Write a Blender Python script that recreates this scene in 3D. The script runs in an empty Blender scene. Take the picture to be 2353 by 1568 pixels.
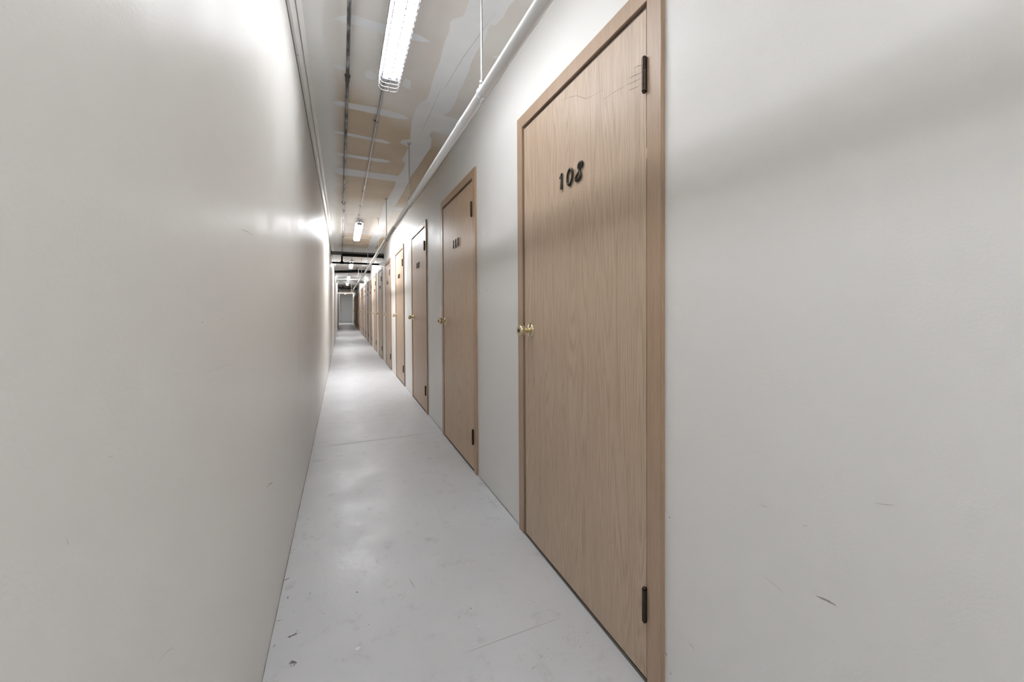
import bpy, bmesh, math, random
from mathutils import Vector, Matrix
scene = bpy.context.scene
C = scene.collection

# ------------------------------------------------------------------ camera
cam_data = bpy.data.cameras.new('camera')
cam = bpy.data.objects.new('camera', cam_data)
C.objects.link(cam)
cam_data.sensor_width = 36.0
cam_data.lens = 914.43 / 2353 * 36.0
cam_data.shift_y = -60.85 / 2353
cam_data.clip_start = 0.02
right = Vector((0.91966542, -0.39266097, -0.00573317))
up = Vector((0.01137165, 0.01203515, 0.99986291))
fwd = Vector((0.39253814, 0.91960454, -0.01553351))
m = Matrix((right, up, -fwd)).transposed().to_4x4()
m.translation = Vector((0, 0, 1.12))
cam.matrix_world = m
scene.camera = cam

# ------------------------------------------------------------------ world, view
world = bpy.data.worlds.new('world'); scene.world = world
world.use_nodes = True
world.node_tree.nodes['Background'].inputs[0].default_value = (0, 0, 0, 1)
vs = scene.view_settings
vs.view_transform = 'Standard'; vs.look = 'None'; vs.gamma = 1.0; vs.use_curve_mapping = False
vs.exposure = 0.0
TUBE = 108.0          # radiance of the fluorescent tubes

# ------------------------------------------------------------------ measures (metres; x across, y along the corridor)
H = 2.41             # ceiling
XR = 0.830           # right wall face
XL0, XL1 = -0.236, -0.197   # left wall face at floor / at ceiling (it leans a little)
Y0, Y1 = -3.0, 36.6
DOOR_FAR0, PITCH, NDOOR = 1.8352, 1.6763, 20
CW, CTOP, CP = 0.980, 2.0607, 0.014   # casing outer width, top, projection
PI = math.pi

# ------------------------------------------------------------------ node helpers
def mat(name, base=(.8,.8,.8), rough=.5, metal=0.0, spec=.5, emit=None, estr=0):
    m_ = bpy.data.materials.new(name); m_.use_nodes = True
    b = m_.node_tree.nodes['Principled BSDF']
    b.inputs['Base Color'].default_value = (*base, 1)
    b.inputs['Roughness'].default_value = rough
    b.inputs['Metallic'].default_value = metal
    b.inputs['Specular IOR Level'].default_value = spec
    if emit:
        b.inputs['Emission Color'].default_value = (*emit, 1)
        b.inputs['Emission Strength'].default_value = estr
    return m_
class N:
    def __init__(s, m_):
        s.t = m_.node_tree; s.b = s.t.nodes['Principled BSDF']
    def n(s, typ, **kw):
        x = s.t.nodes.new(typ)
        for k, v in kw.items(): setattr(x, k, v)
        return x
    def link(s, a, b): s.t.links.new(a, b)
    def coord(s, scale=(1,1,1), loc=(0,0,0), byobj=False):
        tc = s.n('ShaderNodeTexCoord'); mp = s.n('ShaderNodeMapping')
        mp.inputs['Scale'].default_value = scale; mp.inputs['Location'].default_value = loc
        if byobj:
            oi = s.n('ShaderNodeObjectInfo'); ad = s.n('ShaderNodeVectorMath', operation='MULTIPLY_ADD')
            s.link(oi.outputs['Location'], ad.inputs[0]); ad.inputs[1].default_value = (3.1, 2.37, 1.7)
            s.link(tc.outputs['Object'], ad.inputs[2]); s.link(ad.outputs[0], mp.inputs[0])
        else: s.link(tc.outputs['Object'], mp.inputs[0])
        return mp.outputs[0]
    def noise(s, vec, scale, detail=4, rough=.5, dist=0):
        x = s.n('ShaderNodeTexNoise'); s.link(vec, x.inputs['Vector'])
        x.inputs['Scale'].default_value = scale; x.inputs['Detail'].default_value = detail
        x.inputs['Roughness'].default_value = rough; x.inputs['Distortion'].default_value = dist
        return x.outputs['Fac']
    def ramp(s, fac, stops):
        x = s.n('ShaderNodeValToRGB'); s.link(fac, x.inputs[0]); e = x.color_ramp.elements
        while len(e) < len(stops): e.new(0.5)
        for i, (p, c) in enumerate(stops):
            e[i].position = p; e[i].color = (*c, 1) if len(c) == 3 else c
        return x.outputs[0]
    def mix(s, fac, a, b, typ='MIX'):
        x = s.n('ShaderNodeMix', data_type='RGBA', blend_type=typ)
        for inp, v in ((x.inputs[0], fac), (x.inputs[6], a), (x.inputs[7], b)):
            if isinstance(v, (int, float)): inp.default_value = v
            elif isinstance(v, tuple): inp.default_value = (*v, 1)
            else: s.link(v, inp)
        return x.outputs[2]
    def math(s, op, a, b=None, c=None, clamp=False):
        x = s.n('ShaderNodeMath', operation=op); x.use_clamp = clamp
        for i, v in enumerate((a, b, c)):
            if v is None: continue
            if isinstance(v, (int, float)): x.inputs[i].default_value = v
            else: s.link(v, x.inputs[i])
        return x.outputs[0]
    def smooth(s, v, lo, hi, a=0., b=1.):
        x = s.n('ShaderNodeMapRange', interpolation_type='SMOOTHSTEP'); s.link(v, x.inputs[0])
        for i, q in enumerate((lo, hi, a, b)): x.inputs[i+1].default_value = q
        return x.outputs[0]
    def bump(s, h, strength, dist=.001):
        x = s.n('ShaderNodeBump'); x.inputs['Strength'].default_value = strength
        x.inputs['Distance'].default_value = dist; s.link(h, x.inputs['Height'])
        s.link(x.outputs[0], s.b.inputs['Normal'])
    def base(s, c): s.link(c, s.b.inputs['Base Color'])
    def rough(s, c): s.link(c, s.b.inputs['Roughness'])

def G(v): return (v, v, v)
# painted walls
def wall_mat(name, c, rough, orange, wave):
    m_ = mat(name, c, rough); n = N(m_)
    n.b.inputs['Specular IOR Level'].default_value = .32
    v = n.coord(); big = n.noise(v, 1.3, 3)
    n.base(n.mix(n.ramp(big, [(.3, G(0)), (.7, G(1))]), tuple(x*.965 for x in c), c))
    peel = n.noise(v, 170, 3, .55)
    vs_ = n.coord((1, 9, .35)); w = n.noise(vs_, 1.0, 4, .6)       # upright roller ripples
    lump = n.noise(n.coord((1,1,1)), 3.2, 2)
    hh = n.math('ADD', n.math('MULTIPLY', peel, orange), n.math('ADD', n.math('MULTIPLY', w, wave), n.math('MULTIPLY', lump, wave*2.2)))
    n.bump(hh, .9, .004)
    n.rough(n.smooth(n.noise(v, 5, 3), .3, .7, rough-.03, rough+.04))
    return m_
M = {}
M['wall_l'] = wall_mat('semi gloss cream paint', (.87,.85,.815), .37, .07, .22)
M['wall_r'] = wall_mat('eggshell cream paint', (.87,.855,.83), .42, .08, .25)
M['scuff'] = mat('grey scuff', (.42,.40,.37), .5)
M['scuff_soft'] = mat('soft grey scuff', (.66,.635,.595), .4)
M['gap'] = mat('dark joint line', (.16,.16,.15), .9)
# floor
m_ = mat('grey floor paint', (.6,.6,.6), .42); n = N(m_); v = n.coord()
c0 = n.mix(n.smooth(n.noise(v, 1.6, 5, .6), .35, .7), (.68,.685,.705), (.73,.735,.755))
c1 = n.mix(n.math('MULTIPLY', n.smooth(n.noise(n.coord((1,1,1),(3,1,0)), 9, 6, .7), .54, .72), .34), c0, (.36,.34,.34))
streak = n.smooth(n.noise(n.coord((6,1.2,1)), 2.5, 6, .65), .60, .74)
c2 = n.mix(n.math('MULTIPLY', streak, .18), c1, (.34,.33,.34))
c3 = n.mix(n.math('MULTIPLY', n.smooth(n.noise(v, 60, 4, .6), .66, .74), .35), c2, (.28,.28,.29))
n.base(c3); n.rough(n.smooth(n.noise(v, 3, 5, .6), .3, .7, .30, .48))
n.bump(n.math('ADD', n.math('MULTIPLY', n.noise(v, 26, 5, .6), .5), n.noise(v, 3, 3)), .5, .004)
M['floor'] = m_
M['floor_mark'] = mat('bared dark concrete', (.16,.16,.16), .8)
M['floor_soft'] = mat('faint floor scuff', (.46,.46,.47), .6)
M['floor_line'] = mat('slab control joint', (.33,.33,.335), .7)
M['white_chip'] = mat('white paint chip', (.85,.85,.84), .5)
# ceiling: bare tan gypsum face paper, greyed by paint overspray along the left and around the near lamp
m_ = mat('gypsum ceiling board', (.4,.3,.2), .55); n = N(m_); v = n.coord()
tc = n.n('ShaderNodeTexCoord'); sp = n.n('ShaderNodeSeparateXYZ'); n.link(tc.outputs['Object'], sp.inputs[0])
tan = n.mix(n.smooth(n.noise(v, 4, 4), .3, .7), (.63,.505,.355), (.69,.565,.41))
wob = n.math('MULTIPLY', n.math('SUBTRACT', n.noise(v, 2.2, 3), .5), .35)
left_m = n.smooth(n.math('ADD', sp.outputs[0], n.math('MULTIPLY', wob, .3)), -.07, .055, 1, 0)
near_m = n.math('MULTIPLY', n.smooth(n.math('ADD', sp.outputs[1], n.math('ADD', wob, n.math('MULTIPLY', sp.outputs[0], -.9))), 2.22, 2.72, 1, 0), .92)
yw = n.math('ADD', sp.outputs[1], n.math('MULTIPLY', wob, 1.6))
mid_m = n.math('MULTIPLY', n.math('MULTIPLY', n.smooth(yw, 4.7, 5.5), n.smooth(yw, 7.2, 7.6, 1, 0)), .8)  # paler grey band across the boards around the second lamp
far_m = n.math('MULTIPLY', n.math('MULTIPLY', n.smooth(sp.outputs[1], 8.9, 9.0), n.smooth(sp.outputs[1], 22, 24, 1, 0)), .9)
grey_mask = n.math('MAXIMUM', n.math('MAXIMUM', left_m, near_m), n.math('MAXIMUM', mid_m, far_m))
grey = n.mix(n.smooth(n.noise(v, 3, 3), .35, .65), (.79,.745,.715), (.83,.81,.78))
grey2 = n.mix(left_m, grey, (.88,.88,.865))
right_shade = n.smooth(sp.outputs[0], .60, .66)
tan2 = n.mix(n.math('MULTIPLY', right_shade, .4), tan, (.42,.31,.19))  # shadow along the right wall mixed into the tan board colour
n.base(n.mix(grey_mask, tan2, grey2)); n.rough(n.smooth(grey_mask, 0, 1, .50, .40))
n.bump(n.noise(v, 70, 3), .25, .001)
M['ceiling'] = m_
m_ = mat('joint compound', (.70,.715,.73), .5); n = N(m_); v = n.coord()
n.base(n.mix(n.smooth(n.noise(v, 5, 4), .35, .7), (.86,.875,.89), (.90,.91,.92)))
n.bump(n.noise(n.coord((1,.25,1)), 22, 4), .4, .002); M['mud'] = m_
M['mud_line'] = mat('knife ridge', (.55,.56,.57), .6)
M['trim'] = mat('white enamel trim', (.88,.875,.85), .35)
# oak veneer: fine upright fibres, wavy cathedral figure, tinted per door by the object colour
def oak(name, c_lo, c_hi, rough, fig=1.0, axis='z'):
    m_ = mat(name, c_hi, rough); n = N(m_)
    st = (1, 1, .05) if axis == 'z' else (1, .05, 1)
    v = n.coord(st, byobj=True)
    fine = n.noise(v, 190, 5, .65)
    mid = n.noise(v, 34, 5, .6, .4)
    # cathedral figure: contour lines of a smooth height that is stretched upright
    st2 = (1, 1, .075) if axis == 'z' else (1, .075, 1)
    hgt = n.noise(n.coord(st2, byobj=True), 6.4, 1.6, .4, .1)
    ring = n.math('PINGPONG', n.math('MULTIPLY', n.math('ADD', hgt, n.math('MULTIPLY', mid, .035)), 42.0), .5)
    fig_ = n.smooth(ring, .0, .34, 1, 0)
    amt = n.math('ADD', n.math('MULTIPLY', n.smooth(fine, .40, .66), .38), n.math('MULTIPLY', fig_, .36*fig))
    amt = n.math('ADD', amt, n.math('MULTIPLY', n.smooth(mid, .4, .7), .22), None, True)
    col = n.mix(amt, c_hi, c_lo)
    oi = n.n('ShaderNodeObjectInfo')
    n.base(n.mix(1.0, col, oi.outputs['Color'], 'MULTIPLY'))
    n.bump(n.math('ADD', n.math('MULTIPLY', fine, -.6), n.math('MULTIPLY', fig_, -.2)), .35, .0006)
    return m_
M['oak'] = oak('oak veneer', (.375,.27,.185), (.57,.435,.32), .42)
M['casing'] = oak('oak casing strip', (.33,.225,.15), (.41,.295,.21), .38, .1)
M['gap_shade'] = mat('shade-dark reveal', (.06,.038,.024), .6)  # shade of the door gaps put into the jamb and bead colour
M['scratch'] = mat('dark scratch in veneer', (.15,.10,.07), .6)
M['chipwood'] = mat('splintered pale wood', (.62,.47,.33), .8)
M['brass'] = mat('satin brass', (.70,.61,.43), .16, 1.0)
M['bronze'] = mat('dark bronze hinge', (.055,.042,.032), .38, .9)
M['black'] = mat('black enamel digit', (.02,.016,.013), .25, .3, .6)
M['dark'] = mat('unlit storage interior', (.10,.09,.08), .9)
M['thresh'] = mat('grimy threshold strip', (.13,.12,.10), .7)
M['pvc'] = mat('white painted pipe', (.84,.85,.86), .30)
M['dullpipe'] = mat('weathered grey pipe', (.36,.34,.32), .5, .2)
m_ = mat('blotched black iron', (.07,.06,.05), .45, .4); n = N(m_)
n.base(n.mix(n.smooth(n.noise(n.coord((1,.3,1)), 14, 5, .7), .40, .62), (.05,.045,.04), (.36,.37,.40))); M['iron'] = m_
M['blackpipe'] = mat('black pipe', (.006,.006,.006), .9, 0, .15)
M['steel'] = mat('grey primed steel', (.055,.053,.05), .5, .3)
M['rod'] = mat('zinc threaded rod', (.50,.49,.47), .35, .7)
M['conduit'] = mat('galvanised conduit', (.42,.43,.45), .32, .8)
M['lamp_white'] = mat('white lamp enamel', (.72,.73,.76), .35)
M['lamp_dark'] = mat('grey lampholder', (.30,.31,.34), .5)
M['wire'] = mat('white coated wire', (.42,.42,.44), .35)
M['tube'] = mat('glowing fluorescent tube', (.9,.9,.9), .4, emit=(.95,.975,1.0), estr=TUBE)
m_ = mat('grey end door paint', (.68,.69,.70), .5); M['grey_door'] = m_

# ------------------------------------------------------------------ mesh helpers
class MB:
    def __init__(s): s.bm = bmesh.new(); s.mats = []
    def mi(s, m_):
        if m_ not in s.mats: s.mats.append(m_)
        return s.mats.index(m_)
    def box(s, a, b, m_, bev=0):
        i = s.mi(m_); xs, ys, zs = zip(a, b)
        vv = [s.bm.verts.new((x, y, z)) for x in (min(xs), max(xs)) for y in (min(ys), max(ys)) for z in (min(zs), max(zs))]
        fs = [s.bm.faces.new([vv[k] for k in q]) for q in ((0,1,3,2),(4,6,7,5),(0,4,5,1),(2,3,7,6),(0,2,6,4),(1,5,7,3))]
        for f in fs: f.material_index = i
        if bev:
            es = list({e for f in fs for e in f.edges})
            r = bmesh.ops.bevel(s.bm, geom=es, offset=bev, segments=2, affect='EDGES', profile=.5)
            for f in r['faces']: f.material_index = i
        return vv
    def prism(s, pts, axis, a, b, m_):
        """outline pts (2D) swept along axis from a to b"""
        i = s.mi(m_)
        def P(p, t):
            return {'x': (t, p[0], p[1]), 'y': (p[0], t, p[1]), 'z': (p[0], p[1], t)}[axis]
        A = [s.bm.verts.new(P(p, a)) for p in pts]; B = [s.bm.verts.new(P(p, b)) for p in pts]
        k = len(pts)
        fs = [s.bm.faces.new(A[::-1]), s.bm.faces.new(B)]
        for j in range(k): fs.append(s.bm.faces.new((A[j], A[(j+1) % k], B[(j+1) % k], B[j])))
        for f in fs: f.material_index = i
    def tube(s, pts, r, m_, seg=12, flat=None, cap=True, closed=False):
        """round sweep; r float or per-point list; flat=(axis vector, ratio) squashes the section"""
        i = s.mi(m_); pts = [Vector(p) for p in pts]; k = len(pts)
        rr = r if isinstance(r, (list, tuple)) else [r]*k
        rings = []; prev = None
        for j, p in enumerate(pts):
            if closed: d = (pts[(j+1) % k] - pts[j-1])
            else: d = (pts[min(j+1, k-1)] - pts[max(j-1, 0)])
            d.normalize()
            if prev is None:
                a = Vector((0,0,1)) if abs(d.z) < .9 else Vector((1,0,0))
                u = (a - d*a.dot(d)).normalized()
            else: u = (prev - d*prev.dot(d)).normalized()
            prev = u; w = d.cross(u)
            ring = []
            for q in range(seg):
                t = 2*PI*q/seg; o = (u*math.cos(t) + w*math.sin(t))*rr[j]
                if flat:
                    ax, ra = flat; ax = Vector(ax); o = o - ax*o.dot(ax)*(1-ra)
                ring.append(s.bm.verts.new(p + o))
            rings.append(ring)
        n_ = k if closed else k-1
        for j in range(n_):
            A, B = rings[j], rings[(j+1) % k]
            for q in range(seg):
                f = s.bm.faces.new((A[q], A[(q+1) % seg], B[(q+1) % seg], B[q])); f.material_index = i; f.smooth = True
        if cap and not closed:
            for R_ in (rings[0][::-1], rings[-1]):
                f = s.bm.faces.new(R_); f.material_index = i
                for e in f.edges: e.smooth = False
    def lathe(s, prof, o, axis, m_, seg=28):
        """prof: (distance along axis, radius)"""
        i = s.mi(m_); ax = Vector(axis).normalized(); a = Vector((0,0,1)) if abs(ax.z) < .9 else Vector((1,0,0))
        u = (a - ax*a.dot(ax)).normalized(); w = ax.cross(u); rings = []
        for t, r in prof:
            c = Vector(o) + ax*t
            if r < 1e-6: rings.append([s.bm.verts.new(c)])
            else: rings.append([s.bm.verts.new(c + (u*math.cos(2*PI*q/seg) + w*math.sin(2*PI*q/seg))*r) for q in range(seg)])
        for A, B in zip(rings, rings[1:]):
            for q in range(seg):
                q2 = (q+1) % seg
                if len(A) == 1 and len(B) == 1: continue
                if len(A) == 1: f = s.bm.faces.new((A[0], B[q2], B[q]))
                elif len(B) == 1: f = s.bm.faces.new((A[q], A[q2], B[0]))
                else: f = s.bm.faces.new((A[q], A[q2], B[q2], B[q]))
                f.material_index = i; f.smooth = True
    def poly(s, pts, m_):
        i = s.mi(m_)
        f = s.bm.faces.new([s.bm.verts.new(p) for p in pts]); f.material_index = i
    def ribbon(s, pts, w, nrm, m_):
        """thin stroke lying on a surface, tapered at both ends"""
        i = s.mi(m_); pts = [Vector(p) for p in pts]; nrm = Vector(nrm).normalized()
        # refine
        q = []
        for a, b in zip(pts, pts[1:]):
            for t in range(4): q.append(a.lerp(b, t/4))
        q.append(pts[-1]); k = len(q); L, R_ = [], []
        for j, p in enumerate(q):
            d = (q[min(j+1, k-1)] - q[max(j-1, 0)]).normalized(); sd = nrm.cross(d)
            ww = w*.5*(.12 + .88*math.sin(PI*j/(k-1))**.7)*random.uniform(.7, 1.25)
            L.append(s.bm.verts.new(p + sd*ww)); R_.append(s.bm.verts.new(p - sd*ww))
        for j in range(k-1):
            f = s.bm.faces.new((L[j], L[j+1], R_[j+1], R_[j])); f.material_index = i
    def build(s, name, parent=None, loc=None, fixn=True):
        if fixn: bmesh.ops.recalc_face_normals(s.bm, faces=s.bm.faces)
        me = bpy.data.meshes.new(name); s.bm.to_mesh(me); s.bm.free()
        for m_ in s.mats: me.materials.append(m_)
        o = bpy.data.objects.new(name, me); C.objects.link(o)
        if parent: o.parent = parent
        if loc: o.location = loc
        return o
def tag(o, label, cat=None, group=None, kind=None):
    o['label'] = label
    if cat: o['category'] = cat
    if group: o['group'] = group
    if kind: o['kind'] = kind
    return o
def empty(name, loc):
    o = bpy.data.objects.new(name, None); o.location = loc; o.empty_display_size = .1; C.objects.link(o); return o
def copy_tree(o, parent=None):
    c = o.copy(); C.objects.link(c); c.parent = parent
    for ch in list(o.children): copy_tree(ch, c)
    return c

# ------------------------------------------------------------------ setting
random.seed(4)
def xl(z): return XL0 + (XL1-XL0)*z/H
# floor
b = MB(); b.box((-.40, Y0-.2, -.12), (1.9, Y1+.2, 0), M['floor'])
FS = [[(-0.185,1.537),(-0.175,1.539),(-0.153,1.543)],[(-0.167,1.417),(-0.161,1.428),(-0.147,1.414),(-0.156,1.404)],[(-0.211,1.749),(-0.206,1.757),(-0.206,1.739)],[(0.041,1.677),(0.044,1.673)],[(-0.128,1.746),(-0.129,1.738)],[(0.43,1.415),(0.43,1.41)],[(0.074,1.486),(0.075,1.483)],[(-0.076,1.608),(-0.075,1.605)],[(-0.223,1.508),(-0.217,1.524)],[(0.126,1.833),(0.138,1.858)],[(-0.047,2.328),(-0.037,2.373)],[(-0.13,2.013),(-0.12,2.027)],[(0.243,1.675),(0.257,1.599)],[(-0.239,2.233),(-0.216,2.231)],[(-0.238,2.075),(-0.221,2.067)],[(-0.224,3.872),(-0.189,3.869)],[(-0.191,5.253),(-0.14,5.328)],[(0.525,1.097),(0.55,1.102)],[(0.761,1.153),(0.766,1.139)],[(0.567,1.12),(0.583,1.126)],[(0.367,1.381),(0.387,1.395)],[(0.742,2.108),(0.745,2.102)],[(0.783,2.106),(0.799,2.078)],[(0.744,2.312),(0.769,2.32)],[(0.189,1.589),(0.206,1.595)],[(-0.218,3.199),(-0.208,3.178)],[(-0.217,2.644),(-0.199,2.648)]]
for k, s_ in enumerate(FS):
    b.ribbon([(x, y, .0006) for x, y in s_], .0055 if k < 2 else (.0025 if k < 9 else .0028), (0,0,1), M['floor_mark'] if k < 9 else M['floor_soft'])
for (cx, cy, sx, sy, nn, mm) in ((-.170,1.538,.016,.006,13,'floor_mark'),(-.162,1.552,.015,.009,8,'floor_soft'),(-.157,1.414,.011,.008,16,'floor_soft'),(-.160,1.418,.009,.006,7,'floor_mark'),(.72,1.16,.05,.05,26,'floor_soft'),(.60,1.10,.06,.04,22,'floor_soft'),(.36,1.62,.05,.05,12,'floor_soft')):
    for _ in range(nn):
        px_, py_ = cx+random.gauss(0,.55)*sx, cy+random.gauss(0,.55)*sy; a = random.uniform(.2,.9); L = random.uniform(.002,.0065)
        b.ribbon([(px_, py_, .0006+_*.00001), (px_+L*math.cos(a), py_+L*math.sin(a)*.7, .0006+_*.00001)], random.uniform(.0012,.0034), (0,0,1), M[mm])
for (cx, cy, r) in ((.042,1.675,.0035),(.43,1.413,.002),(.075,1.485,.0015),(-.075,1.606,.0018)):
    b.poly([(cx+r*random.uniform(.6,1.3)*math.cos(t*PI/4), cy+r*random.uniform(.6,1.3)*math.sin(t*PI/4)*1.3, .0007) for t in range(8)], M['floor_mark'])
# control joint across the slab and a faint long scratch
pp = [(-.236 + i*(1.02/14), 3.576 + random.uniform(-.003,.003), .0008) for i in range(15)]
b.ribbon(pp, .006, (0,0,1), M['floor_line'])
b.ribbon([(.342,1.235,.0008),(.50,1.238,.0008),(.717,1.24,.0008)], .003, (0,0,1), M['floor_soft'])
for i in range(26):   # grimy nicks along the left wall foot
    y = 1.2 + i*.21 + random.uniform(-.08,.08); L = random.uniform(.008,.03)
    b.ribbon([(-.236, y, .0007), (-.236+L, y+random.uniform(-.006,.012), .0007)], random.uniform(.003,.006), (0,0,1), M['floor_mark'] if i % 3 == 0 else M['floor_soft'])
# dark line where floor meets the walls
for (xa, ya, yb, w) in ((-.2345, .7, 22, .003),):
    b.ribbon([(xa, ya+(yb-ya)*(i/60)**1.6, .0009) for i in range(61)], w, (0,0,1), M['gap'])
for i in range(NDOOR+1):
    a_ = DOOR_FAR0 + PITCH*(i-1); e_ = DOOR_FAR0 + PITCH*i - CW
    if a_ < 0: a_ = -.5
    b.ribbon([(XR-.0015, a_+(e_-a_)*t/10, .0009) for t in range(11)], .004, (0,0,1), M['gap'])
fl = tag(b.build('floor', fixn=False), 'grey painted concrete floor of the corridor', 'floor', kind='structure')
# fix normals of flat marks (all face up)
for p in fl.data.polygons:
    if p.normal.z < 0 and p.center.z > 0.0005: p.flip()

# left wall (leans in slightly towards the top), scuffs on its face
b = MB()
b.prism([(XL0, 0), (XL1, H), (XL1-.12, H), (XL0-.12, 0)], 'y', Y0, Y1, M['wall_l'])
LS = [[(0.987,1.609),(1.026,1.599),(1.098,1.605)],[(1.243,1.759),(1.296,1.757)],[(1.117,1.782),(1.126,1.781)],[(1.101,1.308),(1.181,1.316),(1.233,1.315)],[(1.827,1.477),(1.84,1.46)],[(0.915,1.314),(0.96,1.305),(1.011,1.304)],[(1.466,0.553),(1.524,0.542),(1.588,0.521)],[(0.647,0.662),(0.674,0.657),(0.705,0.64)],[(0.818,1.011),(0.917,1.009),(1.052,1.002)],[(1.16,0.992),(1.196,0.967),(1.256,0.94)],[(0.696,1.028),(0.728,1.029)],[(2.275,0.548),(2.425,0.541)],[(0.53,0.971),(0.542,0.969)],[(0.851,0.992),(0.918,0.991)],[(0.463,0.925),(0.467,0.916)],[(0.946,1.104),(0.95,1.102)],[(0.822,1.1),(0.827,1.099)],[(1.502,0.789),(1.51,0.78)]]
for k, s_ in enumerate(LS):
    b.ribbon([(xl(z)+.0006, y, z) for y, z in s_], (.0009,.0008,.002,.0013,.003,.0007,.003,.0011,.0006,.0008,.0008,.002,.0007,.0006,.0008,.0022,.0022,.003)[k], (1,0,0), M['scuff'] if k in (2,3,4,6,15,16) else M['scuff_soft'])
for i in range(20):
    y = random.uniform(.9, 4.5); z = random.uniform(.02,.22)
    b.ribbon([(xl(z)+.0006, y, z), (xl(z)+.0006, y+random.uniform(-.02,.05), z+random.uniform(-.03,.05))], random.uniform(.0008,.0015), (1,0,0), M['scuff_soft'])
wl = tag(b.build('wall_left'), 'long glossy cream wall on the left, without doors', 'wall', kind='structure')

# right wall: piers between the doors and a band over them
b = MB()
def span(i): return DOOR_FAR0 + PITCH*i - CW, DOOR_FAR0 + PITCH*i
CWID = .057
def opening(i):
    a_, e_ = span(i); return a_ + CWID - .014, e_ - CWID + .014
OT = CTOP - CWID + .014
prev = Y0
for i in range(NDOOR):
    a_, e_ = opening(i)
    b.box((XR, prev, 0), (XR+.11, a_, OT), M['wall_r']); prev = e_
b.box((XR, prev, 0), (XR+.11, Y1, OT), M['wall_r'])
b.box((XR, Y0, OT), (XR+.11, Y1, H), M['wall_r'])
RS = [[(0.467,0.565),(0.448,0.569),(0.432,0.57)],[(0.377,0.785),(0.362,0.789),(0.349,0.794)],[(0.574,0.54),(0.546,0.535),(0.524,0.531)],[(0.772,0.236),(0.761,0.236),(0.751,0.23)],[(0.58,0.69),(0.558,0.693)],[(0.492,0.689),(0.481,0.692)],[(2.493,1.23),(2.475,1.226)],[(2.347,1.235),(2.331,1.229)],[(2.253,1.233),(2.246,1.217)],[(0.638,0.658),(0.634,0.655)],[(0.841,0.537),(0.834,0.537)],[(0.835,0.103),(0.831,0.098)],[(0.853,0.144),(0.845,0.14)]]
for k, s_ in enumerate(RS):
    b.ribbon([(XR-.0006, y, z) for y, z in s_], (.004,.002,.0015,.003,.0015,.0015,.005,.004,.004,.0015,.003,.004,.004)[k], (-1,0,0), M['scuff'] if k in (0,6,7,8,10,11,12) else M['scuff_soft'])
# ragged bead of compound at the ceiling joint
ys = [0.6 + i*.07 for i in range(150)]
pts = []
for y in ys: pts.append((XR-.0008, y, H-.006-random.uniform(0,.010)-(.016 if random.random() < .1 else 0)))
top = [(XR-.0008, y, H-.0005) for y in ys]
for j in range(len(ys)-1): b.poly([pts[j], pts[j+1], top[j+1], top[j]], M['trim'])
wr = tag(b.build('wall_right'), 'cream wall on the right pierced by the row of storage doors', 'wall', kind='structure')
# dark lockers behind the doors (one continuous dark back)
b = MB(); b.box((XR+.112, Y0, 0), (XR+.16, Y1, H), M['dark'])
tag(b.build('wall_locker_back'), 'dark back surface closing the storage units behind the doors', 'wall', kind='structure')
b = MB(); b.box((-.36, Y1, 0), (1.0, Y1+.12, H), M['wall_r'])
tag(b.build('wall_far'), 'pale grey end wall of the corridor', 'wall', kind='structure')
b = MB(); b.box((-.36, Y0-.12, 0), (1.0, Y0, H), M['wall_r'])  # unseen wall, set close to bounce the lamp light
tag(b.build('wall_behind'), 'unseen end wall added close behind the camera to bounce light', 'wall', kind='structure')

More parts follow.
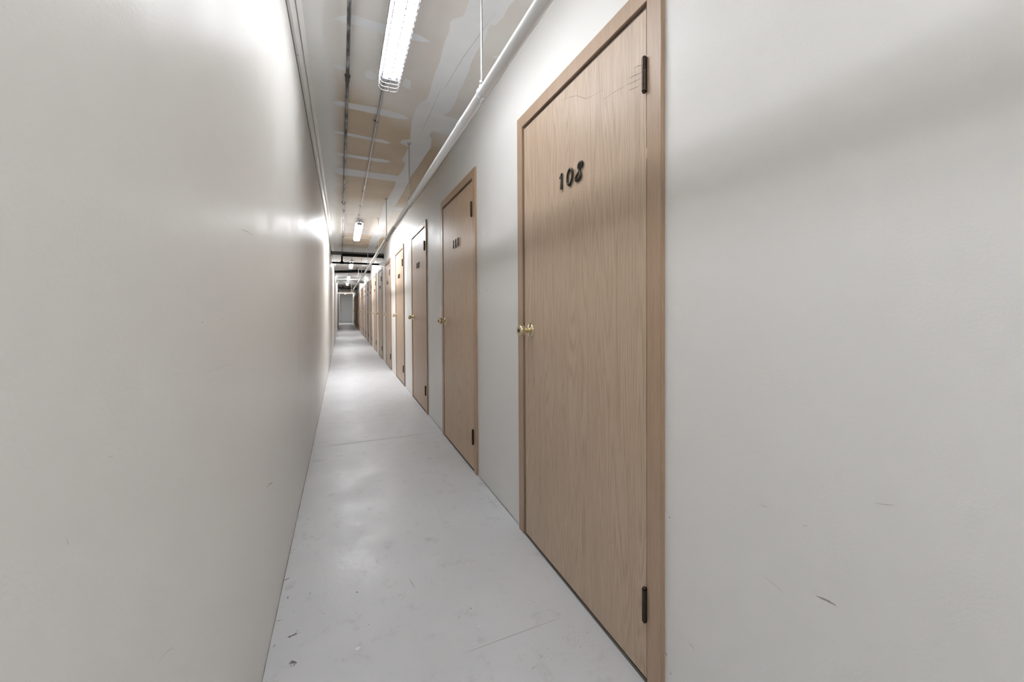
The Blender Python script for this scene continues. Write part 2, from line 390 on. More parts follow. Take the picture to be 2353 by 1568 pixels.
# ceiling with taped joints (joint compound sits a millimetre proud)
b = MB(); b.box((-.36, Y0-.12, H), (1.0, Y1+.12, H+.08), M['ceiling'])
POLYS = {
'band':[(0.5,1.56),(0.503,1.615),(0.506,1.664),(0.505,1.712),(0.47,1.748),(0.462,1.771),(0.473,1.828),(0.47,1.897),(0.474,1.975),(0.484,2.073),(0.482,2.185),(0.485,2.252),(0.494,2.379),(0.494,2.465),(0.463,2.537),(0.452,2.609),(0.454,2.753),(0.458,2.829),(0.471,2.945),(0.489,3.096),(0.435,3.132),(0.425,3.193),(0.459,3.223),(0.502,3.251),(0.497,3.413),(0.489,3.574),(0.528,3.613),(0.534,3.767),(0.517,3.989),(0.279,3.976),(0.139,3.969),(0.046,3.956),(-0.044,3.983),(-0.052,4.089),(-0.003,4.167),(0.145,4.163),(0.359,4.169),(0.513,4.179),(0.524,4.329),(0.51,4.676),(0.515,4.598),(0.507,4.761),(0.5,5.071),(0.485,5.271),(0.506,5.638),(0.508,5.877),(0.521,6.269),(0.534,6.798),(0.604,7.21),(0.626,6.6),(0.637,6.018),(0.635,5.704),(0.623,5.425),(0.743,5.377),(0.852,5.416),(0.85,5.253),(0.733,5.222),(0.644,5.207),(0.609,5.197),(0.623,5.174),(0.637,4.624),(0.635,4.231),(0.633,3.897),(0.647,3.701),(0.658,3.381),(0.669,3.198),(0.638,3.021),(0.615,2.989),(0.608,2.927),(0.618,2.897),(0.774,2.924),(0.863,2.942),(0.797,2.713),(0.852,2.681),(0.774,2.66),(0.688,2.644),(0.629,2.637),(0.663,2.568),(0.667,2.497),(0.658,2.331),(0.653,2.174),(0.647,2.075),(0.638,2.031),(0.638,1.986),(0.635,1.922),(0.642,1.878),(0.645,1.811),(0.635,1.748),(0.634,1.719),(0.657,1.71),(0.671,1.653),(0.67,1.575),(0.679,1.542),(0.693,1.465)],
'a':[(0.054,1.891),(0.098,1.892),(0.14,1.896),(0.18,1.897),(0.302,1.907),(0.348,1.908),(0.409,1.938),(0.372,1.951),(0.295,1.965),(0.189,1.967),(0.144,1.964),(0.055,1.954),(0.017,1.957),(-0.021,1.95),(0.0,1.924)],
'b':[(-0.05,2.731),(-0.001,2.697),(0.049,2.7),(0.193,2.693),(0.26,2.7),(0.328,2.713),(0.391,2.734),(0.429,2.767),(0.409,2.792),(0.338,2.799),(0.245,2.789),(0.155,2.784),(0.045,2.774),(-0.018,2.771)],
'c':[(-0.056,3.181),(-0.008,3.155),(0.05,3.156),(0.226,3.183),(0.304,3.186),(0.366,3.225),(0.337,3.251),(0.24,3.241),(0.05,3.208),(-0.023,3.199)],
'd':[(-0.02,3.592),(0.054,3.586),(0.231,3.604),(0.341,3.598),(0.41,3.628),(0.378,3.665),(0.289,3.683),(0.141,3.662),(0.055,3.653),(-0.012,3.647)],
'e1':[(-0.033,2.312),(0.001,2.298),(0.043,2.309),(0.044,2.344),(0.01,2.348),(-0.025,2.331)],
'e2':[(0.144,2.292),(0.167,2.299),(0.191,2.326),(0.186,2.37),(0.169,2.384),(0.136,2.373),(0.126,2.339),(0.132,2.311)],
'e3':[(0.342,2.294),(0.376,2.312),(0.381,2.391),(0.357,2.397),(0.33,2.364),(0.336,2.325)],
'r1':[(0.721,1.926),(0.742,1.908),(0.772,1.915),(0.803,1.925),(0.836,1.913),(0.854,1.922),(0.847,1.96),(0.824,1.962),(0.754,1.941)],
}
def patch(pts, m_, z):
    b.poly([(min(x, XR-.002), y, z) for x, y in pts], m_)
def shift(pts, dy, sx=1, mir=None):
    out = []
    for x, y in pts: out.append((x, y+dy))
    return out
for k, v in POLYS.items(): patch(v, M['mud'], H-.0008)
# further taped joints beyond the first boards, same trade, own places
def taped(y, x0, x1, w):
    nn = 12; lo, hi = [], []
    for i in range(nn+1):
        t = i/nn; x = x0+(x1-x0)*t; ww = w*.5*min(1, math.sin(PI*min(max(t,.02),.98))**.35)
        lo.append((x, y-ww+random.uniform(-.004,.004))); hi.append((x, y+ww+random.uniform(-.004,.004)))
    patch(lo+hi[::-1], M['mud'], H-.0008)
def seam(y0, y1, xc, w):
    nn = int((y1-y0)/.22); lo, hi = [], []
    for i in range(nn+1):
        y = y0+(y1-y0)*i/nn
        lo.append((xc-w*.5+random.uniform(-.03,.02), y)); hi.append((xc+w*.5+random.uniform(-.02,.03), y))
    patch(lo+hi[::-1], M['mud'], H-.0007)
for y, x0, x1, w in ((6.75,-.05,.40,.05),(7.2,-.04,.42,.05),(7.75,-.19,.52,.09),(-.6,0,.5,.05),(.25,0,.42,.05),(.9,-.02,.45,.06),(1.35,.0,.4,.05)): taped(y, x0, x1, w)
for k in range(1, 7):
    for q in range(5): taped(7.75+k*2.44-q*.45, -.05, .42 if q else .52, .05 if q else .10)
seam(7.0, 24, .575, .13); seam(-3, 1.64, .60, .12)
b.ribbon([(.63,1.62,H-.0012),(.585,2.0,H-.0012),(.565,2.35,H-.0012)], .003, (0,0,-1), M['mud_line'])
b.ribbon([(.545,2.3,H-.0012),(.55,2.6,H-.0012),(.545,3.0,H-.0012)], .003, (0,0,-1), M['mud_line'])
ce = tag(b.build('ceiling', fixn=False), 'unfinished tan gypsum board ceiling with white taped joints', 'ceiling', kind='structure')
for p in ce.data.polygons:
    if abs(p.center.z-H) < .004 and p.normal.z > 0: p.flip()

# stepped white trim along the top of the left wall
b = MB()
X = xl(H)
b.prism([(X+.0005, H-.0005), (X+.0005, H-.030), (X+.015, H-.030), (X+.033, H-.010), (X+.033, H-.0005)], 'y', Y0, Y1-.02, M['trim'])
b.prism([(X+.0355, H-.0005), (X+.0355, H-.014), (X+.040, H-.012), (X+.056, H-.0005)], 'y', Y0, Y1-.02, M['trim'])
b.prism([(X+.0005, H-.0302), (X-.0005, H-.035), (X+.0022, H-.0335), (X+.0030, H-.0302)], 'y', Y0, Y1-.02, M['gap'])  # dark strip stands for the shadow groove under the trim
b.ribbon([(X+.002, 2.24, H-.0306), (X+.008, 2.242, H-.0306), (X+.015, 2.24, H-.0306)], .004, (0,0,-1), M['gap'])
tr = tag(b.build('trim_1'), 'stepped white trim where the left wall meets the ceiling', 'trim', kind='structure')

# ------------------------------------------------------------------ doors
TINT = [(1,1,1),(1.10,1.03,.92),(.80,.74,.70),(.80,.77,.76),(.78,.75,.74),(.95,.93,.90),(1.05,1.0,.92),(.80,.74,.72),(.74,.68,.68),(.76,.70,.70),(.80,.74,.74),(1.1,1.05,.98),(.9,.82,.74),(.78,.70,.62),(.9,.84,.76),(1,.95,.88),(.8,.72,.64),(.95,.86,.78),(.85,.76,.68),(1,.9,.8)]
CTINT = [(1.05,1.03,1.0),(1.12,1.05,.95),(1.12,1.06,.96),(.85,.80,.75),(.78,.74,.70),(.82,.80,.77),(1.45,1.42,1.38),(1.35,1.3,1.22),(.95,.9,.88),(.95,.9,.88),(1.1,1.05,1.02),(1.5,1.4,1.3),(1.1,1,.9),(1.2,1.1,1),(1.1,1,.9),(1.1,1,.9),(1.2,1.1,1),(1.1,1,.9),(1.2,1.1,1),(1.2,1.1,1)]
# local frame of a door: origin on the floor at the hinge-side outer casing edge on the wall face; +y away from camera, -x towards corridor
def digit_strokes(ch):
    """strokes in a unit box: u to the right, v up; lists of (u, v, weight)"""
    def arc(cx, cy, rx, ry, a0, a1, n_=14, w=1):
        return [(cx+rx*math.cos(math.radians(a0+(a1-a0)*i/n_)), cy+ry*math.sin(math.radians(a0+(a1-a0)*i/n_)), w) for i in range(n_+1)]
    return {
     '0': [arc(.3,.5,.28,.46,90,450,28)],
     '1': [[(.12,.74,.6),(.22,.86,.8),(.33,.98,1.0),(.34,.6,1.0),(.36,.3,1.15),(.40,.03,1.5)]],
     '2': [arc(.3,.72,.24,.24,170,-30,14)+[(.40,.42,1),(.2,.2,1),(.06,.05,1),(.3,.06,1.1),(.56,.05,1)]],
     '3': [arc(.28,.75,.22,.21,160,-90,14)+arc(.28,.28,.26,.25,88,-160,16)],
     '4': [[(.42,.02,1.2),(.42,.5,1),(.42,.96,1),(.2,.6,1),(.04,.3,1),(.3,.3,1),(.58,.3,1)]],
     '5': [[(.52,.95,1),(.16,.95,1),(.12,.58,1)]+arc(.28,.32,.27,.28,120,-150,16)],
     '6': [arc(.50,.55,.42,.42,100,180,8)+arc(.31,.28,.24,.25,170,-190,20)],
     '7': [[(.06,.95,1),(.3,.95,1.1),(.56,.94,1),(.38,.55,1),(.26,.02,1.3)]],
     '8': [[(.31+(.20 if math.sin(t)>0 else .25)*math.sin(2*t), .535+(.44 if math.sin(t)>0 else .5)*math.sin(t), 1.1 if abs(math.sin(t))>.3 else .9) for t in [2*PI*(i+.5)/36 for i in range(36)]]],
     '9': [arc(.31,.72,.24,.25,-10,350,20)+[(.55,.62,1),(.5,.3,1),(.3,.02,1.2)]]}[ch]
DMESH = {}
def digit(ch, parent, y, z, shear=.0):
    if ch not in DMESH:
        b = MB()
        for st in digit_strokes(ch):
            pts = [(-.0155, -(u*.066 + (v-.5)*.066*shear), v*.064) for u, v, w in st]
            closed = ch in '08'
            if ch == '0': pts = pts[:-1]; st = st[:-1]
            b.tube(pts, [.0050*w for u, v, w in st], M['black'], 10, ((1,0,0), .75), True, closed)
        o = b.build('number_digit', parent); DMESH[ch] = o.data
        o.location = (0, y, z); return o
    o = bpy.data.objects.new('number_digit', DMESH[ch]); C.objects.link(o); o.parent = parent; o.location = (0, y, z); return o

def make_door():
    root = empty('door_1', (XR, 0, 0))
    W = CW
    # casings: flat stock with eased edges, mitred at the head
    def casing_prof(side):
        b = MB()
        x0, x1 = -CP, -.0004; i = b.mi(M['casing'])
        o0, o1 = (0, CWID) if side == 0 else (W, W-CWID)
        quad = [(o0, 0), (o1, 0), (o1, CTOP-CWID), (o0, CTOP)]
        A = [b.bm.verts.new((x0, y, z)) for y, z in quad]; B = [b.bm.verts.new((x1, y, z)) for y, z in quad]
        b.bm.faces.new(A); b.bm.faces.new(B[::-1])
        for j in range(4): b.bm.faces.new((A[j], B[j], B[(j+1) % 4], A[(j+1) % 4]))
        es = [e for e in b.bm.edges if e.verts[0] in A and e.verts[1] in A]
        bmesh.ops.bevel(b.bm, geom=es, offset=.0012, segments=2, affect='EDGES')
        return b.build('door_casing', root)
    casing_prof(0); casing_prof(1)
    b = MB(); b.mi(M['casing'])
    quad = [(0, CTOP), (CWID, CTOP-CWID), (W-CWID, CTOP-CWID), (W, CTOP)]
    A = [b.bm.verts.new((-CP, y, z)) for y, z in quad]; B = [b.bm.verts.new((-.0004, y, z)) for y, z in quad]
    b.bm.faces.new(A); b.bm.faces.new(B[::-1])
    for j in range(4): b.bm.faces.new((A[j], B[j], B[(j+1) % 4], A[(j+1) % 4]))
    es = [e for e in b.bm.edges if e.verts[0] in A and e.verts[1] in A]
    bmesh.ops.bevel(b.bm, geom=es, offset=.0012, segments=2, affect='EDGES')
    b.build('door_casing', root)
    # jamb lining the opening, with stops behind the leaf
    j0, j1, jt = CWID+.0045, W-CWID-.0045, CTOP-CWID-.0045      # inner faces
    b = MB()
    j1 = W-CWID-.0115; jt = CTOP-CWID-.0115
    b.box((.008, j0-.016, .001), (.105, j0, jt+.022), M['gap_shade'])
    b.box((.008, j1, .001), (.105, j1+.022, jt+.022), M['gap_shade'])
    b.box((.008, j0, jt), (.105, j1, jt+.022), M['gap_shade'])
    b.box((-.003, j1, .001), (.0078, j1+.0080, jt+.0080), M['gap_shade'])      # slim bead inside the casing
    b.box((-.003, j0-.003, jt), (.0078, j1, jt+.0080), M['gap_shade'])
    b.box((.032, j0, .001), (.044, j0+.011, jt), M['casing'])
    b.box((.032, j1-.011, .001), (.044, j1, jt), M['casing'])
    b.box((.032, j0+.011, jt-.011), (.044, j1-.011, jt), M['casing'])
    b.box((-.010, j0-.004, .0008), (.10, j1+.004, .008), M['thresh'])
    b.build('door_jamb', root)
    # leaf
    b = MB(); s0, s1, st = j0+.0010, j1-.0062, jt-.0062
    b.box((-.010, s0, .016), (.028, s1, st), M['oak'], .0012)
    panel = b.build('door_panel', root)
    # butt hinges on the near side
    for zc in (1.793, .243):
        b = MB(); y = j0-.0010; hh = .047
        for k in range(5):
            z0 = zc-hh+k*(2*hh/5)
            b.tube([(-.0195, y, z0+.0003), (-.0195, y, z0+2*hh/5-.0003)], .0074, M['bronze'], 14)
        b.lathe([(0,.0),(0,.005),(.003,.0062),(.006,.004),(.0075,0)], (-.0195, y, zc+hh), (0,0,1), M['bronze'], 12)
        b.lathe([(0,.0),(0,.005),(.003,.0062),(.006,.004),(.0075,0)], (-.0195, y, zc-hh), (0,0,-1), M['bronze'], 12)
        b.box((-.018, y-.0030, zc-hh), (.0015, y+.0035, zc+hh), M['bronze'])
        b.build('hinge', root)
    # knob with rose and key cylinder
    ky, kz = s1-.066, 1.016
    b = MB()
    b.lathe([(.006,.012),(.016,.0105),(.024,.011),(.030,.0165),(.037,.0235),(.046,.0268),(.055,.0262),(.061,.0225),(.0635,.016),(.0615,.0145),(.0615,.0)], (-.012, ky, kz), (-1,0,0), M['brass'])
    b.lathe([(.0615,.0075),(.0645,.0075),(.0645,0)], (-.012, ky, kz), (-1,0,0), M['bronze'], 16)
    kn = b.build('door_knob', root)
    b = MB()
    b.lathe([(-.002,.0335),(.002,.0335),(.005,.031),(.0085,.024),(.010,.014),(.013,.012),(.013,0)], (-.012, ky, kz), (-1,0,0), M['brass'])
    b.build('knob_rose', kn)
    # latch strike shadow line / faceplate on the leaf edge
    return root
proto = make_door()
NUM = [108, 111, 112, 113, 114, 115, 116, 117, 118, 119, 120, 121, 122, 123]
ORD = ['', '', 'third', 'fourth', 'fifth', 'sixth', 'seventh', 'eighth', 'ninth', 'tenth', 'eleventh', 'twelfth', 'thirteenth', 'fourteenth', 'fifteenth', 'sixteenth', 'seventeenth', 'eighteenth', 'nineteenth', 'twentieth']
def tone(i):
    r = sum(TINT[i])/3
    return 'light tan' if r > .97 else ('mid brown' if r > .83 else 'dark brown')
roots = []
for i in range(NDOOR):
    root = proto if i == 0 else copy_tree(proto)
    roots.append(root)
for i, root in enumerate(roots):
    root.name = 'door_%d' % (i+1)
    root.location = (XR, span(i)[0], 0)
    if i == 0: lab = 'nearest and largest oak storage door, black number 108 and scratches by its hinge'
    elif i == 1: lab = 'honey-coloured oak storage door with black number 111, second from the camera'
    elif i == NDOOR-1: lab = 'last narrow-looking storage door, right beside the grey door at the far end'
    else: lab = '%s wood storage door, %s from the camera along the right wall' % (tone(i), ORD[i])
    tag(root, lab, 'door', 'brass-knobbed wooden storage doors along the right wall', 'structure')
    for ch in root.children:
        t = (CTINT if ch.name.startswith(('door_casing', 'door_jamb')) else TINT)[i]
        ch.color = (*t, 1)
    if i < len(NUM):
        s_ = str(NUM[i])
        yc = (1.333 if i == 0 else 1.333+PITCH*i) - span(i)[0]
        if i == 1: yc = 3.013 - span(i)[0]
        for k, ch in enumerate(s_):
            digit(ch, root, yc + (1-k)*.066 + .02, 1.595, .34 if ch == '8' else .12)
    else: pass
# the nearest door has its own leaf: scratches beside the top hinge, chipped edge
p1 = [c for c in roots[0].children if c.name.startswith('door_panel')][0]
p1.data = p1.data.copy()
b = MB(); b.bm.from_mesh(p1.data); b.mats = [M['oak']]
oy = span(0)[0]
DS = [[(0.933,1.833),(0.953,1.841),(0.972,1.843)],[(0.935,1.813),(0.957,1.818),(0.996,1.827)],[(0.938,1.797),(0.973,1.804),(1.006,1.811)],[(0.944,1.778),(0.971,1.784),(0.996,1.79)],[(1.117,1.859),(1.167,1.863),(1.228,1.877),(1.291,1.919),(1.353,1.941),(1.42,1.956)],[(1.006,1.811),(1.06,1.819),(1.129,1.824)],[(1.593,1.982),(1.681,1.975),(1.757,1.969)]]
for k, s_ in enumerate(DS):
    b.ribbon([(-.0104, y-oy, z) for y, z in s_], .0016 if k < 4 else .0011, (-1,0,0), M['scratch'])
b.ribbon([(-.0104,.9105-oy,1.595),(-.0104,.916-oy,1.585),(-.0104,.914-oy,1.565)], .003, (-1,0,0), M['scratch'])
b.ribbon([(-.0105,.912-oy,1.59),(-.0105,.918-oy,1.57),(-.0105,.913-oy,1.55)], .006, (-1,0,0), M['chipwood'])
b.ribbon([(-.0105,.910-oy,.165),(-.0105,.913-oy,.155),(-.0105,.910-oy,.148)], .006, (-1,0,0), M['chipwood'])
for (y, z) in ((1.27,.72),(1.12,.60),(1.16,.645),(1.02,.53),(1.72,.66),(.94,.74)):
    b.ribbon([(-.0104,y-oy,z),(-.0104,y-oy-.006,z-.003)], .0025, (-1,0,0), M['chipwood'])
b.bm.to_mesh(p1.data); b.bm.free()
for m_ in b.mats[1:]: p1.data.materials.append(m_)

# grey door filling the far end
root = empty('door_21', (0, Y1, 0))
b = MB(); b.box((-.185, -.045, .03), (.79, -.006, 2.24), M['grey_door'], .003); b.build('door_panel', root)
b = MB(); b.box((-.212, -.060, .0), (-.187, -.001, 2.27), M['trim']); b.box((.792, -.060, 0), (.822, -.001, 2.27), M['trim']); b.box((-.187, -.060, 2.242), (.792, -.001, 2.27), M['trim'])
b.build('door_frame', root)
b = MB(); b.lathe([(0,.03),(.008,.03),(.012,.012),(.03,.012),(.035,.024),(.055,.026),(.062,.015),(.062,0)], (-.10, -.045, 1.02), (0,-1,0), M['bronze'], 16); b.build('door_knob', root)
tag(root, 'plain grey door closing the far end of the corridor', 'door', kind='structure')

# ------------------------------------------------------------------ fluorescent strip lamps with wire guards
LX, LL = .243, 1.24
def make_lamp():
    root = empty('fluorescent_light', (LX, 0, H))
    b = MB()   # inverted tray; y runs 0..LL
    w = .052; sk = .066
    b.prism([(-w,-sk),(-.036,-.050),(-.010,-.044),(.010,-.044),(.036,-.050),(w,-sk),(w+.001,-sk+.003),(.036,-.034),(.034,-.0015),(-.034,-.0015),(-.036,-.034),(-w-.001,-sk+.003)], 'y', .0, LL, M['lamp_white'])
    b.build('housing', root)
    for s_ in (-1, 1):
        b = MB(); b.tube([(s_*.020, .045, -.068), (s_*.020, LL-.045, -.068)], .0125, M['tube'], 16)
        b.build('tube', root)
    for y in (.012, LL-.040):
        b = MB()
        for s_ in (-1, 1): b.box((s_*.020-.012, y, -.083), (s_*.020+.012, y+.026, -.049), M['lamp_dark'], .002)
        b.box((-.009, y-.006, -.078), (.009, y+.045, -.046), M['lamp_dark'], .001)
        b.build('lampholder', root)
    b = MB()   # wire guard: U wires every 37 mm, long wires, looped ends
    R = .0019; gw = .050; gd = .116; rc = .022
    def U(y):
        p = [(-gw, y, -.035), (-gw, y, -gd+rc)]
        for k in range(1, 6):
            a = PI + PI/2*k/5; p.append((-gw+rc+rc*math.cos(a), y, -gd+rc+rc*math.sin(a)))
        for k in range(0, 6):
            a = -PI/2 + PI/2*k/5; p.append((gw-rc+rc*math.cos(a), y, -gd+rc+rc*math.sin(a)))
        p.append((gw, y, -.035)); return p
    k = 0; y = -.02
    while y < LL+.03:
        b.tube(U(y), R, M['wire'], 6); y += .0375
    yend = LL+.028
    for x, z in ((0,-gd),(-gw,-.06),(gw,-.06),(-gw,-.035),(gw,-.035),(-gw+.006,-gd+.006),(gw-.006,-gd+.006)):
        b.tube([(x, -.02, z), (x, yend, z)], R, M['wire'], 6)
    for ye in (-.02, yend):    # end closure
        b.tube([(-gw, ye, -.035), (gw, ye, -.035)], R, M['wire'], 6)
        b.tube([(-gw, ye, -.06), (gw, ye, -.06)], R, M['wire'], 6)
        b.tube([(0, ye, -gd), (0, ye, -.005)], R, M['wire'], 6)
    b.build('wire_guard', root)
    return root
lamp = make_lamp()
LY = [-1.35, .99, 6.10, 11.2, 16.2, 20.2, 33.0]  # first and last are added to brighten the near and far ends
LPOW = [.74, .33, 2.1, 1.3, 1.2, 1.2, 1.3]
LN = ['unseen caged strip lamp added behind the camera for more light',
      'large caged fluorescent strip lamp cut by the top edge, nearest the camera',
      'second caged fluorescent strip lamp, beyond the near one and before the steel beam',
      'caged fluorescent lamp seen between the steel beam and the black pipes',
      'small glowing caged lamp just in front of the second steel beam',
      'last of the lamps seen glowing in a row, beyond the second steel beam',
      'distant lamp added to light the far end, half hidden behind the white cross pipe']
for i, y in enumerate(LY):
    r_ = lamp if i == 0 else copy_tree(lamp)
    r_.location = (LX, y, H)
    tag(r_, LN[i], 'lamp', 'caged fluorescent lamps along the ceiling')
    if LPOW[i] != 1:       # strength set per lamp to even out the brightness
        mt = M['tube'].copy(); mt.node_tree.nodes['Principled BSDF'].inputs['Emission Strength'].default_value = TUBE*LPOW[i]
        for ch in r_.children:
            if ch.name.startswith('tube'):
                ch.data = ch.data.copy(); ch.data.materials[0] = mt

# ------------------------------------------------------------------ pipes and steel
def pipe_thing(name, label, cat, loc, group=None):
    r_ = empty(name, loc); tag(r_, label, cat, group); return r_
# long white drain pipe hung over the doors
r_ = pipe_thing('water_pipe', 'long white pipe hung from rods above the row of doors', 'pipe', (0,0,0))
PZ = 1.939; PR = .0192
def px(y):
    pts = [(-3,.505),(0,.502),(1.5,.500),(4,.490),(8.4,.484),(15,.445),(36,.435)]
    for (a, xa), (c, xc) in zip(pts, pts[1:]):
        if y <= c: return xa+(xc-xa)*(y-a)/(c-a)
    return .40
def run(y0, y1): 
    k = max(2, int((y1-y0)/1.5)+1); return [(px(y0+(y1-y0)*i/(k-1)), y0+(y1-y0)*i/(k-1), PZ) for i in range(k)]
for (y0, y1, m_) in ((-2.95,1.43,'pvc'),(1.432,4.02,'pvc'),(4.022,6.6,'dullpipe'),(6.602,14.5,'pvc'),(14.502,21.96,'pvc')):
    b = MB(); b.tube(run(y0, y1), PR, M[m_], 24); o = b.build('pipe_section', r_)
    if m_ == 'dullpipe': o['label'] = 'weathered grey section of the pipe'
for y in (1.72, 4.02, 6.6, 10.2, 14.5, 18.5):
    b = MB(); b.tube([(px(y-.035), y-.035, PZ), (px(y+.035), y+.035, PZ)], PR+.0014, M['pvc'], 24)
    b.build('coupling', r_)
HL = ['threaded rod hanger holding the white pipe above the nearest door',
      'pale threaded rod hanger rising to the white taped seam, second along the pipe',
      'dark threaded rod hanger above the third door, third along the white pipe',
      'threaded rod hanger in front of the second lamp, fourth along the white pipe',
      'threaded rod hanger just in front of the first steel beam',
      'threaded rod hanger beyond the first steel beam',
      'threaded rod hanger between the black pipe and the black insulated pipe',
      'small distant rod hanger near the second steel beam',
      'far rod hanger beyond the second steel beam',
      'farthest rod hanger, at the very end of the long white pipe']
HY = [1.45, 3.18, 4.87, 5.95, 8.45, 10.9, 12.6, 15.8, 19.2, 21.6]
def make_hanger():
    h_ = empty('pipe_hanger', (0,0,0))
    b = MB(); b.tube([(0,0,PR+.0135),(0,0,H-PZ-.0005)], .0042, M['rod'], 10); b.build('rod', h_)
    b = MB(); b.lathe([(0,0),(0,.009),(.016,.009),(.016,0)], (0,0,PR+.014), (0,0,1), M['rod'], 6); b.build('hanger_nut', h_)
    b = MB(); b.lathe([(0,0),(0,.014),(.005,.014),(.007,.008),(.007,0)], (0,0,H-PZ-.0075), (0,0,1), M['rod'], 14); b.build('ceiling_plate', h_)
    return h_
for y in HY:      # split clamp round the pipe under each rod
    R_ = PR+.0022; b = MB()
    b.tube([(px(y)+R_*math.cos(t*PI/12), y, PZ+R_*math.sin(t*PI/12)) for t in range(24)], .0026, M['pvc'], 8, None, True, True)
    b.box((px(y)-.010, y-.006, PZ+PR+.004), (px(y)+.010, y+.006, PZ+PR+.013), M['pvc'], .001)
    b.box((px(y)-.004, y-.016, PZ-PR-.012), (px(y)+.004, y+.016, PZ-PR-.002), M['pvc'], .001)
    b.build('pipe_clamp', r_)
hp = make_hanger()
for i, y in enumerate(HY):
    h_ = hp if i == 0 else copy_tree(hp)
    h_.location = (px(y), y, PZ); tag(h_, HL[i], 'pipe hanger', 'rod hangers of the white pipe')

# iron pipe on the ceiling at the left
r_ = pipe_thing('iron_pipe', 'blotchy black iron pipe running along the ceiling left of the lamps', 'pipe', (0,0,0))
def ix(y): return .043 - max(0, y-2)*.0035
ZI = H-.020
for y0, y1 in ((-2.95, 2.38), (2.382, 5.60), (5.602, 9.9)):
    b = MB(); b.tube([(ix(y0), y0, ZI), (ix((y0+y1)/2), (y0+y1)/2, ZI), (ix(y1), y1, ZI)], .0088, M['iron'], 16); b.build('pipe_section', r_)
for y in (2.38, 5.60):
    b = MB(); b.tube([(ix(y), y-.03, ZI), (ix(y), y+.03, ZI)], .0120, M['iron'], 16)
    b.lathe([(0,.012),(.004,.015),(.008,.015),(.012,.012)], (ix(y), y-.03, ZI), (0,1,0), M['iron'], 16)
    b.build('coupling', r_)
for y in (.6, 5.2, 7.6):
    b = MB(); b.box((ix(y)-.026, y-.007, H-.004), (ix(y)+.026, y+.007, H-.0012), M['steel'])
    b.tube([(ix(y)-.011, y, H-.004), (ix(y)-.0105, y, ZI-.004), (ix(y), y, ZI-.0105), (ix(y)+.0105, y, ZI-.004), (ix(y)+.011, y, H-.004)], .003, M['steel'], 8)
    b.build('pipe_strap', r_)
# drop and tee down to the first cross pipe
b = MB(); b.tube([(.014, 9.9, ZI), (.012, 10.0, ZI-.006), (.010, 10.05, ZI-.03), (.010, 10.06, 2.22)], .020, M['blackpipe'], 14); b.build('drop_pipe', r_)

# conduits between the lamps
CL = ['thin galvanised conduit running from the near lamp to the second lamp',
      'thin conduit running from the second lamp towards the steel beam',
      'thin distant conduit between the third and fourth lamps']
for k, (y0, y1) in enumerate(((.99+LL+.04, 6.08), (6.10+LL+.04, 11.15), (11.2+LL+.04, 16.15))):
    c_ = empty('conduit', (.232, y0, H-.010)); L = y1-y0
    tag(c_, CL[k], 'conduit', 'electrical conduits between the lamps')
    b = MB(); b.tube([(0,0,0),(0,L/2,0),(.004,L,0)], .0068, M['conduit'], 14); b.build('tube_section', c_)
    for q in (.16, .62, .80, .93):
        b = MB(); y = L*q
        b.box((-.022, y-.005, .0068), (0, y+.005, .0088), M['steel'])
        b.tube([(-.0085,y,.008),(-.0085,y,0),(0,y,-.0085),(.0085,y,0),(.0085,y,.008)], .0022, M['steel'], 8); b.build('conduit_strap', c_)
    b = MB(); b.tube([(0,L*.555,0),(0,L*.575,0)], .0095, M['conduit'], 14); b.build('coupling', c_)

# first steel beam: channel section across the corridor
bx = empty('steel_beam', (.31, 8.9, 2.24)); xa, xb = -.199-.31, XR-.31-.002
b = MB(); b.prism([(0,0),(.045,0),(.045,.005),(.005,.005),(.005,.062),(.045,.062),(.045,.067),(0,.067)], 'x', xa, xb, M['steel'])
b.build('channel', bx)
for s_ in (xa+.004, xb-.004):
    b = MB(); b.box((s_-.004, -.012, -.012), (s_+.004, .058, .079), M['steel'], .001); b.build('end_plate', bx)
tag(bx, 'grey steel beam across the corridor under the ceiling, nearer of the two', 'beam', 'steel beams across the corridor')
# black pipe just behind/below it
r_ = pipe_thing('cross_pipe', 'short black pipe run close under the nearer steel beam', 'pipe', (.1, 8.862, 2.236))
b = MB(); b.tube([(-.09,0,0),(-.07,0,0),(.5,0,-.004),(.712,0,-.006)], [.014,.030,.030,.030], M['blackpipe'], 16); b.build('pipe_section', r_)
b = MB(); b.box((.706,-.034,-.042), (.728,.034,.034), M['blackpipe'], .004); b.build('wall_flange', r_)
r_ = pipe_thing('cross_pipe', 'thin black pipe crossing the corridor below the drop pipe, beyond the beam', 'pipe', (0, 10.06, 2.20))
b = MB(); b.tube([(-.198,0,-.002),(.25,0,0),(XR-.002,0,-.006)], .0205, M['blackpipe'], 16); b.build('pipe_section', r_)
b = MB(); b.tube([(-.03,0,0),(.05,0,0)], .027, M['blackpipe'], 16); b.tube([(.010,0,0),(.010,0,.045)], .026, M['blackpipe'], 16); b.build('tee_fitting', r_)
r_ = pipe_thing('insulated_pipe', 'thick black insulated pipe crossing the corridor, lowest dark band', 'pipe', (0, 13.2, 2.27))
b = MB(); b.tube([(-.198,0,-.010),(0,0,.0),(.25,0,.012),(.42,0,.030),(.52,0,.026),(XR-.002,0,.012)], [.037,.038,.040,.048,.044,.040], M['blackpipe'], 18); b.build('insulation', r_)
b = MB(); b.tube([(.44,0,.07),(.44,0,H-2.27)], .008, M['blackpipe'], 10); b.build('hanger_rod', r_)
r_ = pipe_thing('cross_pipe', 'slim white pipe crossing just above the second steel beam', 'pipe', (0, 16.6, 2.275))
b = MB(); b.tube([(-.1985,0,0),(XR-.002,0,0)], .018, M['pvc'], 14); b.build('pipe_section', r_)
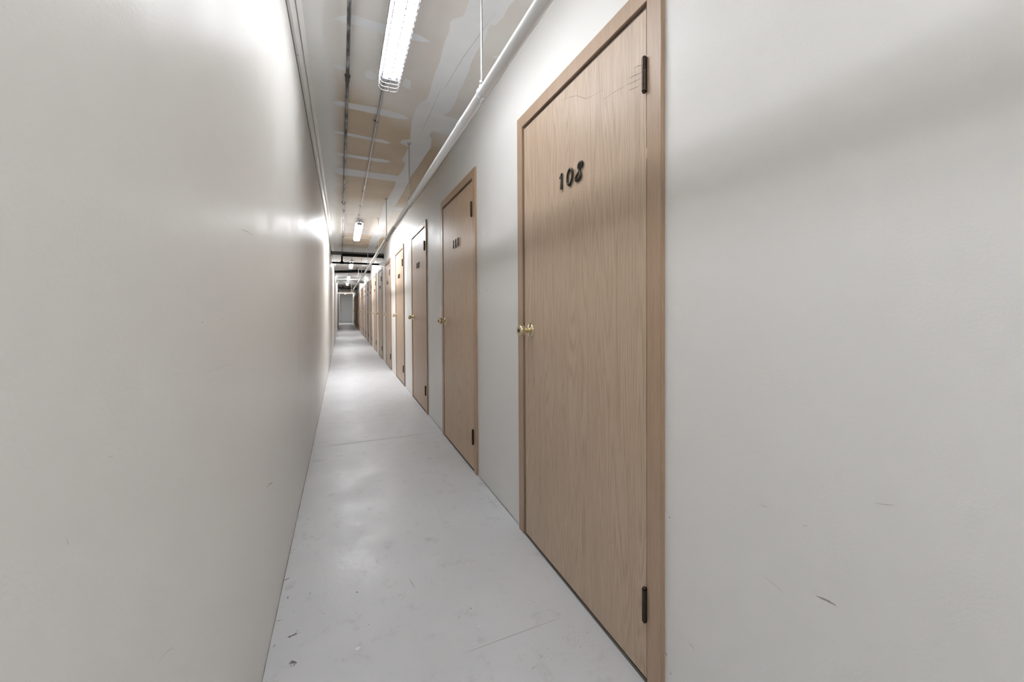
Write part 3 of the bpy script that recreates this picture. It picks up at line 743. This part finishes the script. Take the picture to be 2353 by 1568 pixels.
b = MB(); b.lathe([(0,.018),(0,.03),(.008,.03),(.01,.018)], (-.1985,0,0), (1,0,0), M['pvc'], 14); b.build('wall_flange', r_)
bx = empty('steel_beam', (.31, 17.1, 2.165)); xb2 = XR-.31-.002
b = MB(); b.prism([(0,0),(.06,0),(.06,.006),(.006,.006),(.006,.079),(.06,.079),(.06,.085),(0,.085)], 'x', xa, xb2, M['steel']); b.build('channel', bx)
b = MB(); b.tube([(xa+.06,-.03,.042),(xa+.06,.0,.042)], .034, M['dullpipe'], 18); b.build('round_clamp', bx)
tag(bx, 'grey steel beam across the corridor with a round clamp, farther of the two', 'beam', 'steel beams across the corridor')
r_ = pipe_thing('valve_assembly', 'small dark elbow and valve hanging at the ceiling left, far down the corridor', 'pipe', (-.02, 24.0, 2.33))
b = MB(); b.tube([(-.12,0,.06),(-.10,0,.0),(-.02,0,-.05),(.05,0,-.04),(.07,0,.03),(.07,0,.078)], .028, M['blackpipe'], 12); b.build('elbow', r_)
b = MB(); b.lathe([(0,0),(0,.045),(.012,.045),(.012,0)], (.0,-.04,-.04), (0,-1,0), M['steel'], 16); b.build('hand_wheel', r_)
r_ = pipe_thing('wood_joist', 'dark joist across the far ceiling beyond the last lamp', 'joist', (.3, 26.0, 2.385))
b = MB(); b.box((-.49,-.05,-.025), (.526,.05,.0245), M['steel'], .003); b.build('joist', r_)
r_ = pipe_thing('cross_pipe', 'bright white pipe crossing the corridor level with the top of the grey door', 'pipe', (0, 22.001, PZ))
b = MB(); b.tube([(-.203,0,0),(px(22)-.05,0,0)], .030, M['pvc'], 16); b.build('pipe_section', r_)
b = MB(); b.tube([(px(22)-.07,0,0),(px(22)+.10,0,0)], .038, M['pvc'], 16); b.build('tee_fitting', r_)

# ------------------------------------------------------------------ bits lying on the floor
random.seed(9)
for (x, y, r, lab) in ((.035,1.392,.0085,'largest white paint chip on the floor, low in the picture left of centre'),
                       (.389,1.568,.004,'small white paint crumb on the floor, nearest the middle of the aisle'),
                       (.429,1.32,.004,'white paint crumb on the floor nearer the camera, left of the door foot'),
                       (.667,1.351,.004,'white paint crumb on the floor beside the nearest door')):
    b = MB(); k = 6
    top = [(r*random.uniform(.55,1.2)*math.cos(2*PI*i/k), r*random.uniform(.6,1.3)*math.sin(2*PI*i/k)) for i in range(k)]
    b.prism(top, 'z', .0002, .0016, M['white_chip'])
    o = b.build('paint_chip', None, (x, y, 0)); tag(o, lab, 'paint chip', 'white paint crumbs on the floor')
